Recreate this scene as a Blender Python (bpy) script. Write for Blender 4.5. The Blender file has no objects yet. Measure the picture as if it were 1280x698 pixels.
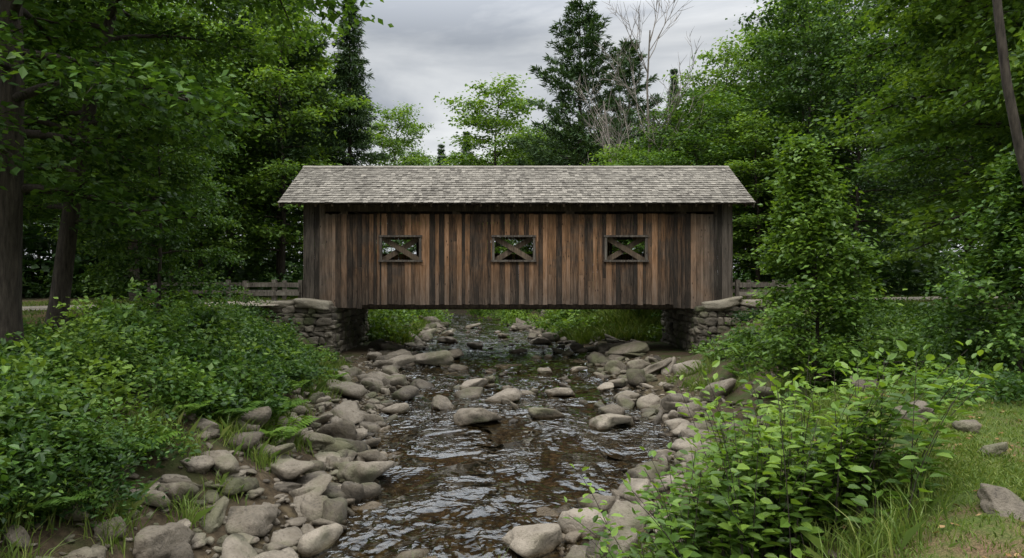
import bpy, math, bmesh
import numpy as np
from mathutils import Vector
R_=np.random.default_rng(11)
scene=bpy.context.scene
UP=np.array([0,0,1.0])

# ------------------------------------------------------------------ helpers
_tab=np.random.default_rng(5).random((256,256))
def vnoise(x,y,s=0):
    x=np.asarray(x,float)+s*17.3; y=np.asarray(y,float)+s*9.7
    xi=np.floor(x).astype(int); yi=np.floor(y).astype(int)
    fx=x-xi; fy=y-yi; fx=fx*fx*(3-2*fx); fy=fy*fy*(3-2*fy)
    a=_tab[xi&255,yi&255]; b=_tab[(xi+1)&255,yi&255]; c=_tab[xi&255,(yi+1)&255]; d=_tab[(xi+1)&255,(yi+1)&255]
    return (a*(1-fx)+b*fx)*(1-fy)+(c*(1-fx)+d*fx)*fy
def fbm(x,y,s=0,o=3):
    r=0;a=.5
    for i in range(o):
        r=r+a*(vnoise(x*2**i,y*2**i,s+i)-.5); a*=.5
    return r
def sm(x,a,b):
    t=np.clip((np.asarray(x,float)-a)/(b-a),0,1); return t*t*(3-2*t)
def nrm(v):
    return v/np.maximum(np.linalg.norm(v,axis=-1,keepdims=True),1e-9)

class Geo:
    def __init__(s): s.v=[];s.n=0;s.f=[]
    def add(s,v,f,mat=0,tint=.5,smooth=False):
        v=np.asarray(v,float).reshape(-1,3); f=np.asarray(f,int)
        s.v.append(v); s.f.append((f+s.n,mat,np.broadcast_to(np.asarray(tint,float),(len(f),)),smooth)); s.n+=len(v)
    def mesh(s,name,mats):
        V=np.concatenate(s.v); me=bpy.data.meshes.new(name)
        me.vertices.add(len(V)); me.vertices.foreach_set('co',V.astype(np.float32).ravel())
        loops=np.concatenate([f.ravel() for f,_,_,_ in s.f])
        sizes=np.concatenate([np.full(len(f),f.shape[1]) for f,_,_,_ in s.f])
        mi=np.concatenate([np.full(len(f),m) for f,m,_,_ in s.f])
        ti=np.concatenate([t for _,_,t,_ in s.f]); so=np.concatenate([np.full(len(f),q) for f,_,_,q in s.f])
        starts=np.concatenate([[0],np.cumsum(sizes)[:-1]])
        me.loops.add(len(loops)); me.loops.foreach_set('vertex_index',loops.astype(np.int32))
        me.polygons.add(len(sizes)); me.polygons.foreach_set('loop_start',starts.astype(np.int32))
        me.polygons.foreach_set('material_index',mi.astype(np.int32))
        me.polygons.foreach_set('use_smooth',so.astype(bool))
        for m in mats: me.materials.append(m)
        me.update(calc_edges=True)
        a=me.attributes.new('tint','FLOAT','FACE'); a.data.foreach_set('value',ti.astype(np.float32))
        return me
    def obj(s,name,mats,parent=None):
        return place(s.mesh(name,mats),name,parent=parent)
    def box(s,x0,x1,y0,y1,z0,z1,tint=.5,mat=0):
        v=[(x0,y0,z0),(x1,y0,z0),(x1,y1,z0),(x0,y1,z0),(x0,y0,z1),(x1,y0,z1),(x1,y1,z1),(x0,y1,z1)]
        s.add(v,BOXF,mat,tint)
    def beam(s,p0,p1,w,h,tint=.5,mat=0):
        p0=np.array(p0,float);p1=np.array(p1,float);d=nrm(p1-p0)
        a=np.cross(d,UP)
        if np.linalg.norm(a)<.05:a=np.array([1.,0,0])
        a=nrm(a);b=np.cross(a,d)
        v=[p+a*i*w/2+b*j*h/2 for p in(p0,p1) for i,j in((-1,-1),(1,-1),(1,1),(-1,1))]
        s.add(v,[(0,3,2,1),(4,5,6,7),(0,1,5,4),(1,2,6,5),(2,3,7,6),(3,0,4,7)],mat,tint)
    def tube(s,pts,rad,sides=6,mat=0,tint=.5):
        pts=np.asarray(pts,float);k=len(pts);rad=np.asarray(rad,float)
        d=nrm(np.gradient(pts,axis=0)); ref=np.array([0.9,.1,.3]) if abs(d[0,2])>.8 else UP
        a=nrm(np.cross(d,ref));b=np.cross(d,a)
        th=np.arange(sides)*2*np.pi/sides
        ring=pts[:,None]+rad[:,None,None]*(np.cos(th)[None,:,None]*a[:,None]+np.sin(th)[None,:,None]*b[:,None])
        i=np.arange(k-1)[:,None]*sides;j=np.arange(sides)[None];j2=(j+1)%sides
        f=np.stack([i+j,i+j2,i+sides+j2,i+sides+j],-1).reshape(-1,4)
        s.add(ring,f,mat,tint,True)
    def leaves(s,c,d,n,L,Wr=.5,mat=1,tint=.5,two=False):
        N=len(c);L=np.broadcast_to(np.asarray(L,float),(N,))[:,None]
        d=nrm(d);sd=nrm(np.cross(d,n));n=np.cross(sd,d);W=L*Wr*.5
        if not two:
            v=np.stack([c,c+d*L*.45+sd*W,c+d*L-n*L*.12,c+d*L*.45-sd*W],1)
            s.add(v,np.arange(N*4).reshape(N,4),mat,tint)
        else:
            v=np.stack([c,c+d*L*.28+sd*W*.85+n*L*.07,c+d*L*.65+sd*W*.8+n*L*.03,c+d*L-n*L*.14,
                        c+d*L*.65-sd*W*.8+n*L*.03,c+d*L*.28-sd*W*.85+n*L*.07],1)
            b=np.arange(N)[:,None]*6
            f=np.concatenate([b+np.array([[0,1,2,3]]),b+np.array([[0,3,4,5]])])
            s.add(v,f,mat,np.concatenate([np.broadcast_to(tint,(N,))]*2))
BOXF=[(0,3,2,1),(4,5,6,7),(0,1,5,4),(1,2,6,5),(2,3,7,6),(3,0,4,7)]
def place(me,name,loc=(0,0,0),rot=0,sc=1,parent=None):
    o=bpy.data.objects.new(name,me); scene.collection.objects.link(o)
    o.location=loc;o.rotation_euler=(0,0,rot)
    o.scale=(sc,sc,sc) if np.isscalar(sc) else sc
    if parent:o.parent=parent
    return o

# ------------------------------------------------------------------ materials
class NT:
    def __init__(s,name):
        s.m=bpy.data.materials.new(name);s.m.use_nodes=True;s.t=s.m.node_tree;s.t.nodes.clear()
        s.out=s.n('ShaderNodeOutputMaterial')
    def n(s,t,**k):
        q=s.t.nodes.new(t)
        for a,b in k.items():
            if a=='inp':
                for c,d in b.items():
                    if isinstance(d,bpy.types.NodeSocket): s.t.links.new(d,q.inputs[c])
                    else:q.inputs[c].default_value=d
            else:setattr(q,a,b)
        return q
    def attr(s,nm='tint'): return s.n('ShaderNodeAttribute',attribute_name=nm)
    def ramp(s,f,st):
        q=s.n('ShaderNodeValToRGB');e=q.color_ramp.elements
        while len(e)<len(st):e.new(.5)
        for i,(p,c) in enumerate(st):
            e[i].position=p;e[i].color=(*c,1) if len(c)==3 else c
        s.t.links.new(f,q.inputs[0]);return q.outputs[0]
    def math(s,op,a,b=0.,c=None):
        d={0:a,1:b}
        if c is not None:d[2]=c
        return s.n('ShaderNodeMath',operation=op,inp=d).outputs[0]
    def rng(s,v,a,b,c,d): return s.n('ShaderNodeMapRange',inp={0:v,1:a,2:b,3:c,4:d}).outputs[0]
    def mix(s,f,a,b,bt='MIX'):
        q=s.n('ShaderNodeMix',data_type='RGBA',blend_type=bt)
        for i,x in((0,f),(6,a),(7,b)):
            if isinstance(x,bpy.types.NodeSocket):s.t.links.new(x,q.inputs[i])
            else:q.inputs[i].default_value=x if i==0 else (*x,1)
        return q.outputs[2]
    def noise(s,vec,scale,detail=4,rough=.55,dist=0.):
        q=s.n('ShaderNodeTexNoise',inp={'Scale':scale,'Detail':detail,'Roughness':rough,'Distortion':dist})
        if vec is not None:s.t.links.new(vec,q.inputs['Vector'])
        return q.outputs[0]
    def pos(s): return s.n('ShaderNodeTexCoord').outputs['Object']
    def map(s,vec,sc=(1,1,1),loc=(0,0,0)):
        return s.n('ShaderNodeMapping',inp={'Vector':vec,'Scale':sc,'Location':loc}).outputs[0]
    def bump(s,h,st=.5,dist=.02): return s.n('ShaderNodeBump',inp={'Height':h,'Strength':st,'Distance':dist}).outputs[0]
    def princ(s,col,rough=.8,normal=None,spec=.3):
        p=s.n('ShaderNodeBsdfPrincipled')
        for k,v in(('Base Color',col),('Roughness',rough),('Normal',normal),('Specular IOR Level',spec)):
            if v is None:continue
            if isinstance(v,bpy.types.NodeSocket):s.t.links.new(v,p.inputs[k])
            else:p.inputs[k].default_value=(*v,1) if k=='Base Color' else v
        s.t.links.new(p.outputs[0],s.out.inputs[0]);return s.m

def leafmat(name,cols,trans=.35,gl=.025):
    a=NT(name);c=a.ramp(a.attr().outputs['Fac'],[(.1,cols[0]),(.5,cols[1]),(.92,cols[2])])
    d=a.n('ShaderNodeBsdfDiffuse',inp={0:c});tc=a.mix(1.,c,(1.35,1.3,.5),'MULTIPLY')
    t=a.n('ShaderNodeBsdfTranslucent',inp={0:tc})
    m=a.n('ShaderNodeMixShader',inp={0:trans,1:d.outputs[0],2:t.outputs[0]})
    g=a.n('ShaderNodeBsdfGlossy',inp={0:(.9,.95,.9,1),'Roughness':.45})
    m2=a.n('ShaderNodeMixShader',inp={0:gl,1:m.outputs[0],2:g.outputs[0]})
    a.t.links.new(m2.outputs[0],a.out.inputs[0]);return a.m
M_leaf=leafmat('leaf_maple',[(.025,.060,.012),(.068,.142,.024),(.145,.24,.040)])
M_leafb=leafmat('leaf_bright',[(.042,.088,.015),(.098,.182,.027),(.19,.295,.045)],.4)
M_leafd=leafmat('leaf_dark',[(.018,.044,.012),(.044,.096,.021),(.09,.16,.030)],.3)
M_shrub=leafmat('leaf_shrub',[(.018,.048,.010),(.052,.112,.020),(.135,.215,.036)],.38,.02)
M_fern=leafmat('leaf_fern',[(.04,.085,.014),(.09,.17,.026),(.17,.27,.04)],.4,.01)
M_needle=leafmat('needle_pine',[(.026,.052,.022),(.052,.095,.036),(.09,.145,.05)],.15,.02)
M_grass=leafmat('grass_blade',[(.06,.10,.018),(.115,.18,.03),(.22,.25,.07)],.3,.02)

a=NT('bark');p=a.pos();nz=a.noise(a.map(p,(9,9,1.5)),2.2,5,.65)
M_bark=a.princ(a.ramp(nz,[(.3,(.015,.012,.009)),(.7,(.075,.062,.048))]),.9,a.bump(nz,.8,.03))
a=NT('bark_dead');p=a.pos();nz=a.noise(a.map(p,(6,6,1.5)),3,4)
M_dead=a.princ(a.ramp(nz,[(.3,(.12,.10,.09)),(.7,(.30,.27,.23))]),.9)

def woodmat(name,warm,dark,grey,facade=True,rough=.85):
    a=NT(name);p=a.pos();t=a.attr().outputs['Fac']
    off=a.n('ShaderNodeCombineXYZ',inp={0:a.math('MULTIPLY',t,37.),2:a.math('MULTIPLY',t,91.)}).outputs[0]
    q=a.n('ShaderNodeVectorMath',operation='ADD',inp={0:p,1:off}).outputs[0]
    g1=a.noise(a.map(q,(26,26,1.1)),1.6,7,.72,.5)
    g2=a.noise(a.map(q,(5.5,5.5,.75)),1.4,6,.7,.3)
    g3=a.noise(a.map(p,(.6,.6,.9)),1.3,5,.65)
    kn=a.n('ShaderNodeTexVoronoi',inp={'Vector':a.map(q,(5.5,5.5,2.2)),'Scale':1.}).outputs['Distance']
    f=a.math('ADD',a.math('MULTIPLY',g1,.50),a.math('MULTIPLY',g2,.60))
    f=a.math('ADD',f,a.math('MULTIPLY',a.math('SUBTRACT',t,.66),.27))
    c=a.ramp(f,[(.36,dark),(.47,tuple(.42*x+.58*y for x,y in zip(warm,dark))),(.58,warm),(.74,tuple(min(1,x*1.7+.04) for x in warm))])
    z=a.n('ShaderNodeSeparateXYZ',inp={0:p})
    if facade:
        lo=a.rng(a.math('ADD',z.outputs[2],a.math('MULTIPLY',a.math('SUBTRACT',g2,.5),-2.8)),2.3,3.9,1.,0.)
        ax=a.math('ABSOLUTE',a.math('SUBTRACT',z.outputs[0],.23))
        en=a.rng(a.math('ADD',ax,a.math('MULTIPLY',g3,2.2)),6.8,8.9,0.,1.)
        gf=a.math('MAXIMUM',a.math('MULTIPLY',lo,.8),en)
        st=a.rng(a.math('ADD',g3,a.math('MULTIPLY',a.math('SUBTRACT',t,.5),-.25)),.46,.68,0.,.75)
        gf=a.math('MAXIMUM',gf,st)
        gc=a.ramp(f,[(.38,tuple(x*.18 for x in grey)),(.53,tuple(x*.52 for x in grey)),(.70,grey)])
        c=a.mix(gf,c,gc)
    k=a.rng(kn,.06,.13,.2,1.)
    kc=a.n('ShaderNodeCombineXYZ',inp={0:k,1:k,2:k}).outputs[0]
    c=a.mix(1.,c,kc,'MULTIPLY')
    return a.princ(c,rough,a.bump(g1,.6,.012),.2)
M_siding=woodmat('weathered_siding',(.195,.106,.053),(.022,.016,.012),(.15,.126,.103))
M_timber=woodmat('old_timber',(.12,.09,.062),(.035,.027,.021),(.15,.14,.12),False)
M_greywood=woodmat('grey_wood',(.19,.17,.14),(.06,.05,.042),(.2,.19,.17),False)
a=NT('cedar_shingles');p=a.pos();t=a.attr().outputs['Fac']
nz=a.noise(a.map(p,(12,3,3)),3,5,.6);n2=a.noise(p,.6,4)
f=a.math('ADD',a.math('ADD',a.math('MULTIPLY',nz,.35),a.math('MULTIPLY',t,.40)),a.math('MULTIPLY',n2,.35))
M_shingle=a.princ(a.ramp(f,[(.28,(.070,.063,.053)),(.52,(.160,.147,.125)),(.8,(.28,.258,.22))]),.9,a.bump(nz,.5,.01),.2)

def stonemat(name,cols,wet=False,mossy=0.):
    a=NT(name);p=a.pos();t=a.attr().outputs['Fac']
    n1=a.noise(p,3.2,6,.62);n2=a.noise(p,22,5,.7);n3=a.noise(p,1.1,3)
    f=a.math('ADD',a.math('ADD',a.math('MULTIPLY',n1,.55),a.math('MULTIPLY',n2,.3)),a.math('MULTIPLY',t,.42))
    c=a.ramp(f,[(.38,cols[0]),(.6,cols[1]),(.85,cols[2])])
    c=a.mix(a.rng(n3,.45,.7,0.,.45),c,(.125,.105,.06))
    if mossy: c=a.mix(a.rng(a.math('ADD',n3,a.math('MULTIPLY',n1,.4)),.70,.82,0.,mossy),c,(.05,.07,.02))
    cr_=a.rng(n2,.30,.42,.45,1.)
    c=a.mix(1.,c,a.n('ShaderNodeCombineXYZ',inp={0:cr_,1:cr_,2:cr_}).outputs[0],'MULTIPLY')
    ro=.85
    if wet:
        z=a.n('ShaderNodeSeparateXYZ',inp={0:p}).outputs[2]
        w=a.rng(a.math('ADD',z,a.math('MULTIPLY',a.math('SUBTRACT',n1,.5),.14)),.05,.15,1.,0.)
        c=a.mix(a.math('MULTIPLY',w,.9),c,a.mix(1.,c,(.32,.26,.17),'MULTIPLY'))
        deep=a.rng(z,-.02,-.12,0.,1.)
        c=a.mix(deep,c,a.ramp(f,[(.38,(.06,.042,.020)),(.6,(.20,.145,.068)),(.85,(.42,.32,.17))]))
        ro=a.rng(w,0.,1.,.85,.25)
    h=a.math('ADD',n1,a.math('MULTIPLY',n2,.4))
    return a.princ(c,ro,a.bump(h,.9,.08),.35)
M_rock=stonemat('river_rock',[(.046,.039,.030),(.128,.108,.082),(.26,.225,.178)],True,.4)
M_wall=stonemat('fieldstone',[(.045,.040,.032),(.115,.099,.076),(.225,.198,.155)],False,.6)
M_core=stonemat('mortar_core',[(.015,.013,.011),(.03,.027,.023),(.05,.045,.04)])
M_slab=stonemat('cap_slab',[(.13,.112,.083),(.21,.185,.14),(.29,.26,.20)])

# ------------------------------------------------------------------ terrain function
YL=[-40,0,7.8,9.35,10.8,12.9,15.9,20.8,27,33.6,41,48.6,60,90,400]
XL=[-7,-3.6,-2.4,-2.25,-2.2,-2.9,-2.8,-3.6,-4.1,-4.4,-4.8,-4.9,-9,-25,-200]
XR=[-3.2,-.9,0.4,1.2,2.0,3.2,3.1,2.8,3.5,2.3,1.2,.2,-4.5,-20.5,-195]
def edges(y): return np.interp(y,YL,XL),np.interp(y,YL,XR)
ROAD=np.array([(-90,2),(-60,9),(-40,12),(-26,16),(-17,20.2),(-12.5,24.2),(-9.5,27.6),(-7.5,28.6),(8.5,28.6),(11,28.8),(15,30.6),(20,33),(30,37),(50,44),(90,60)],float)
def roadpts():
    P=ROAD;seg=np.linalg.norm(np.diff(P,axis=0),axis=1);s=np.concatenate([[0],np.cumsum(seg)])
    q=np.arange(0,s[-1],.5);x=np.interp(q,s,P[:,0]);y=np.interp(q,s,P[:,1])
    k=np.ones(9)/9
    xs=np.convolve(np.pad(x,4,'edge'),k,'valid');ys=np.convolve(np.pad(y,4,'edge'),k,'valid');return xs,ys
RX,RY=roadpts()
def roaddist(x,y):
    x=np.asarray(x,float);y=np.asarray(y,float);sh=np.broadcast(x,y).shape
    x=np.broadcast_to(x,sh).ravel();y=np.broadcast_to(y,sh).ravel();o=np.full(len(x),1e9)
    for i in range(0,len(RX),2): o=np.minimum(o,(x-RX[i])**2+(y-RY[i])**2)
    return np.sqrt(o).reshape(sh)
def terr(x,y,raw=False):
    x=np.asarray(x,float);y=np.asarray(y,float)
    jig=fbm(x*.0+y*.7,y*0.+3.3,2)*.8
    xl,xr=edges(y);xl=xl+jig;xr=xr+fbm(y*.6,y*0+8.1,4)*.8
    d=np.maximum(x-xr,xl-x)
    Bl=np.interp(y,[0,12,20,26],[1.45,1.75,2.0,2.26]);Br=np.interp(y,[0,8,14,26],[1.5,1.6,1.75,2.26])
    left=x<(xl+xr)/2
    B=np.where(left,Bl,Br);B=B+(2.26-B)*sm(np.abs(x),10,16)
    W=np.where(left,np.interp(y,[0,8,14,20,26,34,45],[3.0,3.6,4.2,6.0,7.5,5,4]),np.interp(y,[0,8,14,20,26,34,45],[3.6,4.3,4.5,6.5,8,6,5]))
    t=np.clip(d/W,0,1);z=B*(t*t*(3-2*t))**1.15+.10*np.clip(d,0,1)
    z=np.minimum(z,B)
    ax=np.abs(x)
    ub=sm(y,21,25)*(1-sm(y,32,35))
    cap=.30+3*sm(ax,6.6,8.5)*(1-sm(y,24,25.5)*(1-sm(ax,9.0,9.6)))+.5*sm(ax,7,9.3)
    z=np.where(z>cap,z+(cap-z)*ub,z)
    bed=-.18-.40*sm(-d,0,1.3)
    z=np.where(d<0,np.maximum(bed,-.6)*sm(-d,-.05,.5),z)
    rd=roaddist(x,y)
    z=z+fbm(x*.5,y*.5,7,4)*.28*sm(rd,2.5,7)*sm(d,-.2,1.)+fbm(x*2.2,y*2.2,9,3)*.10*sm(rd,2.5,5)
    far=sm(ax,9.6,12.5);y0_=25.85-3.6*far
    E=sm(ax,7.3,8.6)*sm(y,y0_,y0_+.5+3*far)*(1-sm(y,30.6,31.2+3*far))
    z=np.where((ax>9.8)&(rd<7),z+(2.26-z)*(1-sm(rd,2.8,6)),z)
    z=np.maximum(z,2.26*E)
    z=np.where((z>2.2)&(rd<2.8),2.26,z)
    return (z,d,rd) if raw else z

def axis(a,b,step,lo,hi):
    c=list(np.arange(a,b+1e-6,step));s=step;x=b
    while x<hi: s*=1.18;x+=s;c.append(x)
    s=step;x=a
    while x>lo: s*=1.18;x-=s;c.insert(0,x)
    return np.array(c)
gx=axis(-15,15,.15,-420,420);gy=np.concatenate([axis(1,36,.15,-420,36),axis(36.4,56,.4,36.4,420)])
gy=np.unique(np.round(gy,4))
X,Y=np.meshgrid(gx,gy);Z,D,RD=terr(X,Y,True)
nx,ny=len(gx),len(gy);G=Geo()
i=(np.arange(ny-1)[:,None]*nx+np.arange(nx-1)[None]).ravel()
G.add(np.stack([X,Y,Z],-1),np.stack([i,i+1,i+nx+1,i+nx],1),0,.5,True)
def lawnmask(x,y,d,rd):
    a=sm(x-.35*(y-5),2.1,3.0)*(1-sm(y,9.5,12.5))*sm(d,1.8,3)
    b=(1-sm(rd,5,9))*sm(rd,1.6,2.2)*sm(np.abs(x),10.5,13)
    return np.clip(np.maximum(a,b),0,1)
bedm=(1-sm(D+fbm(X*1.5,Y*1.5,3)*1.2,.8,2.4))*(1-.8*sm(Y,40,46)*sm(D,-.2,.5))
lawn=lawnmask(X,Y,D,RD)

a=NT('ground_soil');p=a.pos();mk=a.attr('masks').outputs['Color'];sp=a.n('ShaderNodeSeparateColor',inp={0:mk})
n1=a.noise(p,1.6,6,.6);n2=a.noise(p,14,5,.7);n3=a.noise(p,.75,6,.65);n4=a.noise(p,60,3,.7)
soil=a.ramp(n2,[(.3,(.03,.022,.014)),(.7,(.09,.065,.04))])
grass=a.ramp(a.math('ADD',a.math('MULTIPLY',n1,.4),a.math('MULTIPLY',n4,.6)),[(.3,(.03,.05,.012)),(.5,(.07,.10,.022)),(.72,(.15,.16,.05))])
brown=a.ramp(n4,[(.3,(.06,.038,.022)),(.7,(.21,.14,.085))])
lw=a.mix(a.rng(n3,.48,.58,0.,1.),grass,brown)
moss=a.mix(a.rng(n1,.45,.62,0.,.8),soil,(.04,.065,.015))
vor=a.n('ShaderNodeTexVoronoi',inp={'Vector':a.map(p,(1,1,.6)),'Scale':8.,'Randomness':1.})
vd=vor.outputs['Distance'];vc=a.n('ShaderNodeSeparateColor',inp={0:vor.outputs['Color']}).outputs[0]
peb=a.ramp(a.math('ADD',a.math('MULTIPLY',vc,.6),a.math('MULTIPLY',n2,.5)),[(.0,(.03,.023,.012)),(.5,(.085,.066,.036)),(1.,(.20,.16,.10))])
dk=a.rng(vd,.3,.7,1.,.25)
peb=a.mix(1.,peb,a.n('ShaderNodeCombineXYZ',inp={0:dk,1:dk,2:dk}).outputs[0],'MULTIPLY')
zz=a.n('ShaderNodeSeparateXYZ',inp={0:p}).outputs[2]
peb=a.mix(a.rng(zz,.05,.30,0.,.65),peb,soil)
c=a.mix(sp.outputs[1],moss,lw);c=a.mix(sp.outputs[0],c,peb)
h=a.math('SUBTRACT',a.math('ADD',a.math('MULTIPLY',n2,.6),a.math('MULTIPLY',n4,.25)),a.math('MULTIPLY',a.math('MULTIPLY',vd,sp.outputs[0]),1.))
M_ground=a.princ(c,.95,a.bump(h,.9,.06),.15)
me=G.mesh('ground',[M_ground]);at_=me.attributes.new('masks','FLOAT_COLOR','POINT')
at_.data.foreach_set('color',np.stack([bedm,lawn,lawn*0,lawn*0+1],-1).astype(np.float32).ravel())
place(me,'ground')

# road
G=Geo();w=np.linspace(-1.9,1.9,9);tx=np.gradient(RX);ty=np.gradient(RY);l=np.hypot(tx,ty);nxn=-ty/l;nyn=tx/l
for side in(-1,1):
    m=(RX<-7.6) if side<0 else (RX>8.1)
    ww=w[None]+fbm(RX[m]*1.3,RY[m]*1.3,6)[:,None]*.5*np.sign(w)[None]
    PX=RX[m][:,None]+nxn[m][:,None]*ww;PY=RY[m][:,None]+nyn[m][:,None]*ww
    PZ=np.full_like(PX,2.285);PZ[:,0]=2.22;PZ[:,-1]=2.22
    k=PX.shape[0];i=(np.arange(k-1)[:,None]*9+np.arange(8)[None]).ravel()
    G.add(np.stack([PX,PY,PZ],-1),np.stack([i,i+9,i+10,i+1],1),0,.5,True)
a=NT('gravel_road');p=a.pos();n1=a.noise(p,1.2,5);n2=a.noise(p,30,4,.7)
M_road=a.princ(a.ramp(a.math('ADD',a.math('MULTIPLY',n1,.5),a.math('MULTIPLY',n2,.5)),[(.35,(.22,.19,.145)),(.65,(.42,.37,.30))]),.95,a.bump(n2,.5,.02))
G.obj('gravel_road',[M_road])

# ------------------------------------------------------------------ water
wx=np.arange(-9,9.01,.10);wy=np.concatenate([np.arange(-8,50,.10),np.arange(50,75,.4)])
X,Y=np.meshgrid(wx,wy);X=X+np.interp(Y,[0,48,60,90],[0,0,-5,-18])
rap=sm(Y,13.5,19)*.9+.04
z=.03+rap*(fbm(X*1.1,Y*1.0,21,3)*.13+fbm(X*3.,Y*2.6,23,2)*.035)
G=Geo();n_=len(wx);i=(np.arange(len(wy)-1)[:,None]*n_+np.arange(n_-1)[None]).ravel()
G.add(np.stack([X,Y,z],-1),np.stack([i,i+1,i+n_+1,i+n_],1),0,.5,True)
a=NT('stream_water');p=a.pos();z=a.n('ShaderNodeSeparateXYZ',inp={0:p}).outputs[1]
pat=a.noise(a.map(p,(.7,.35,1)),1.1,3,.5,.5)
rp=a.math('MULTIPLY',a.rng(z,9.,18.,.45,1.25),a.rng(pat,.38,.62,.25,1.6))
w1=a.noise(a.map(p,(1.,.8,1)),1.5,3,.5,.8);w2=a.noise(a.map(p,(1.2,1.,1)),5.,2,.5,.4)
h=a.math('MULTIPLY',a.math('ADD',w1,a.math('MULTIPLY',w2,.28)),rp)
bn=a.bump(h,1.,.22)
fr=a.n('ShaderNodeFresnel',inp={'IOR':1.40,'Normal':bn}).outputs[0]
fr=a.math('MINIMUM',a.math('ADD',a.math('MULTIPLY',fr,1.45),.03),1.)
dp=a.n('ShaderNodeBsdfTransparent',inp={0:(.60,.53,.36,1)})
gl=a.n('ShaderNodeBsdfGlossy',inp={0:(.94,.98,1,1),'Roughness':.02,'Normal':bn})
m=a.n('ShaderNodeMixShader',inp={0:fr,1:dp.outputs[0],2:gl.outputs[0]})
fo=a.noise(a.map(p,(1.3,.55,1)),2.4,6,.70,1.4)
ff=a.math('MULTIPLY',a.rng(fo,.60,.72,0.,.75),a.math('MULTIPLY',a.rng(z,16.,20.,0.,1.),a.rng(z,36.,42.,1.,.1)))
fd=a.n('ShaderNodeBsdfDiffuse',inp={0:(.62,.67,.70,1)})
m2=a.n('ShaderNodeMixShader',inp={0:ff,1:m.outputs[0],2:fd.outputs[0]})
a.t.links.new(m2.outputs[0],a.out.inputs[0])
G.obj('stream_water',[a.m])

# ------------------------------------------------------------------ rocks
def rock_t(seed,sub):
    r=np.random.default_rng(seed);bm=bmesh.new();bmesh.ops.create_icosphere(bm,subdivisions=sub,radius=1)
    v=nrm(np.array([q.co[:] for q in bm.verts]));f=np.array([[x.index for x in q.verts] for q in bm.faces]);bm.free()
    k=r.integers(8,13);n=nrm(r.normal(size=(k,3)));d=r.uniform(.42,.88,k)
    n=np.concatenate([n,nrm(np.array([[r.normal(0,.2),r.normal(0,.2),1.]]))]);d=np.append(d,r.uniform(.45,.7))
    dt=v@n.T;rr=np.where(dt>.12,d/np.maximum(dt,.12),9)
    K=40.;rad=-np.log(np.exp(-K*rr).sum(1)+np.exp(-K*1.12))/K
    for fq in(2.,4.5,9.):
        ph=r.uniform(0,6,3);ax=nrm(r.normal(size=(3,3)))
        rad=rad+.05/fq*2*sum(np.sin(v@ax[j]*fq*1.3+ph[j]) for j in range(3))
    v=v*rad[:,None];v=v/np.abs(v).max(0);return v,f
RT=[rock_t(100+i,3) for i in range(20)];RTL=[rock_t(200+i,2) for i in range(16)];RTH=[rock_t(300+i,4) for i in range(14)]
def addrock(G,x,y,w,h=None,sink=.35,tp=None,zz=None,tint=None,rot=None,mat=0,asp=None):
    tp=tp or RT;v,f=tp[R_.integers(len(tp))]
    h=h if h else w*R_.uniform(.3,.62);asp=asp or R_.uniform(.5,.9);an=R_.uniform(0,6.28) if rot is None else rot
    q=v*np.array([w/2,w/2*asp,h/2])
    tl=R_.normal(0,.18,2);q[:,2]+=q[:,0]*tl[0]+q[:,1]*tl[1]
    c,s_=np.cos(an),np.sin(an);q=np.stack([q[:,0]*c-q[:,1]*s_,q[:,0]*s_+q[:,1]*c,q[:,2]],1)
    g=float(terr(x,y)) if zz is None else zz
    q=q+np.array([x,y,g+h*(.5-sink)]);G.add(q,f,mat,np.clip(R_.normal(.5,.28),0,1) if tint is None else tint,True)
BIG=[(15.0,-.74,1.15),(16.7,-1.65,.7),(17.7,-.2,1.05),(15.6,.74,.95),(18.6,1.3,.9),(14.6,2.0,1.15),(19.7,-1.15,1.0),(21,-.7,.75),
 (25,-2.9,1.8),(23.4,-4.1,1.6),(27,-2.5,1.3),(23.4,2.2,.8),(27,4.6,1.6),(21,4.3,1.4),(20,3.2,.9),(17.,2.9,.8),(23,1.2,.7),(29.5,.3,.9),(31,-1.6,1.),(34,-3.2,1.2),(33,1.4,1.1),(37,-.5,1.),(38.5,-3.5,1.1),(42,.2,1.1),(44,-2.6,1.2)]
for yy,xx,w in BIG:
    G=Geo();zt=float(terr(xx,yy));hh=w*.40
    addrock(G,xx,yy,w,hh,0,RTH,zz=(max(zt,-.12) if zt<.1 else zt)-.08,tint=R_.uniform(.45,1.),rot=R_.normal(0,.35));G.obj('boulder',[M_rock])
for yy,xx,w,tn in[(10.6,-2.35,1.2,.7),(9.7,-3.2,.95,.7),(8.2,-3.15,.85,.5),(7.3,-2.6,.9,.6),(9.0,-2.65,.6,.4),(8.0,.3,.8,.85),(8.6,1.05,.95,.7),(9.5,1.75,1.0,.8),(7.7,.75,.5,.6),
   (12.9,3.6,.9,.6),(15.6,3.7,1.0,.6),(7.7,4.6,.6,.4),(7.2,4.85,.36,.5),(4.95,3.55,.5,.4),(6.2,4.4,.26,.6),(11.8,-3.5,.9,.6),(10.4,5.4,.5,.3),(12,4.6,.7,.4),(6.6,-2.9,.75,.6),(7.9,-3.9,.75,.4),(11.0,2.9,.7,.6),
   (8.9,-3.8,.8,.6),(6.9,-3.6,.8,.5),(13.2,-3.5,.85,.6),(14.6,-3.6,.9,.6),(10.2,-4.0,.8,.5),(7.6,-3.1,.55,.7),(6.3,-3.4,.7,.6),(11.2,-2.9,.6,.4),(5.9,-2.9,.6,.5)]:
    G=Geo();zt=float(terr(xx,yy));addrock(G,xx,yy,w,w*.52,.28,RTH,zz=max(zt,-.1),tint=tn);G.obj('boulder',[M_rock])
G=Geo()
cnt=0
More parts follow.
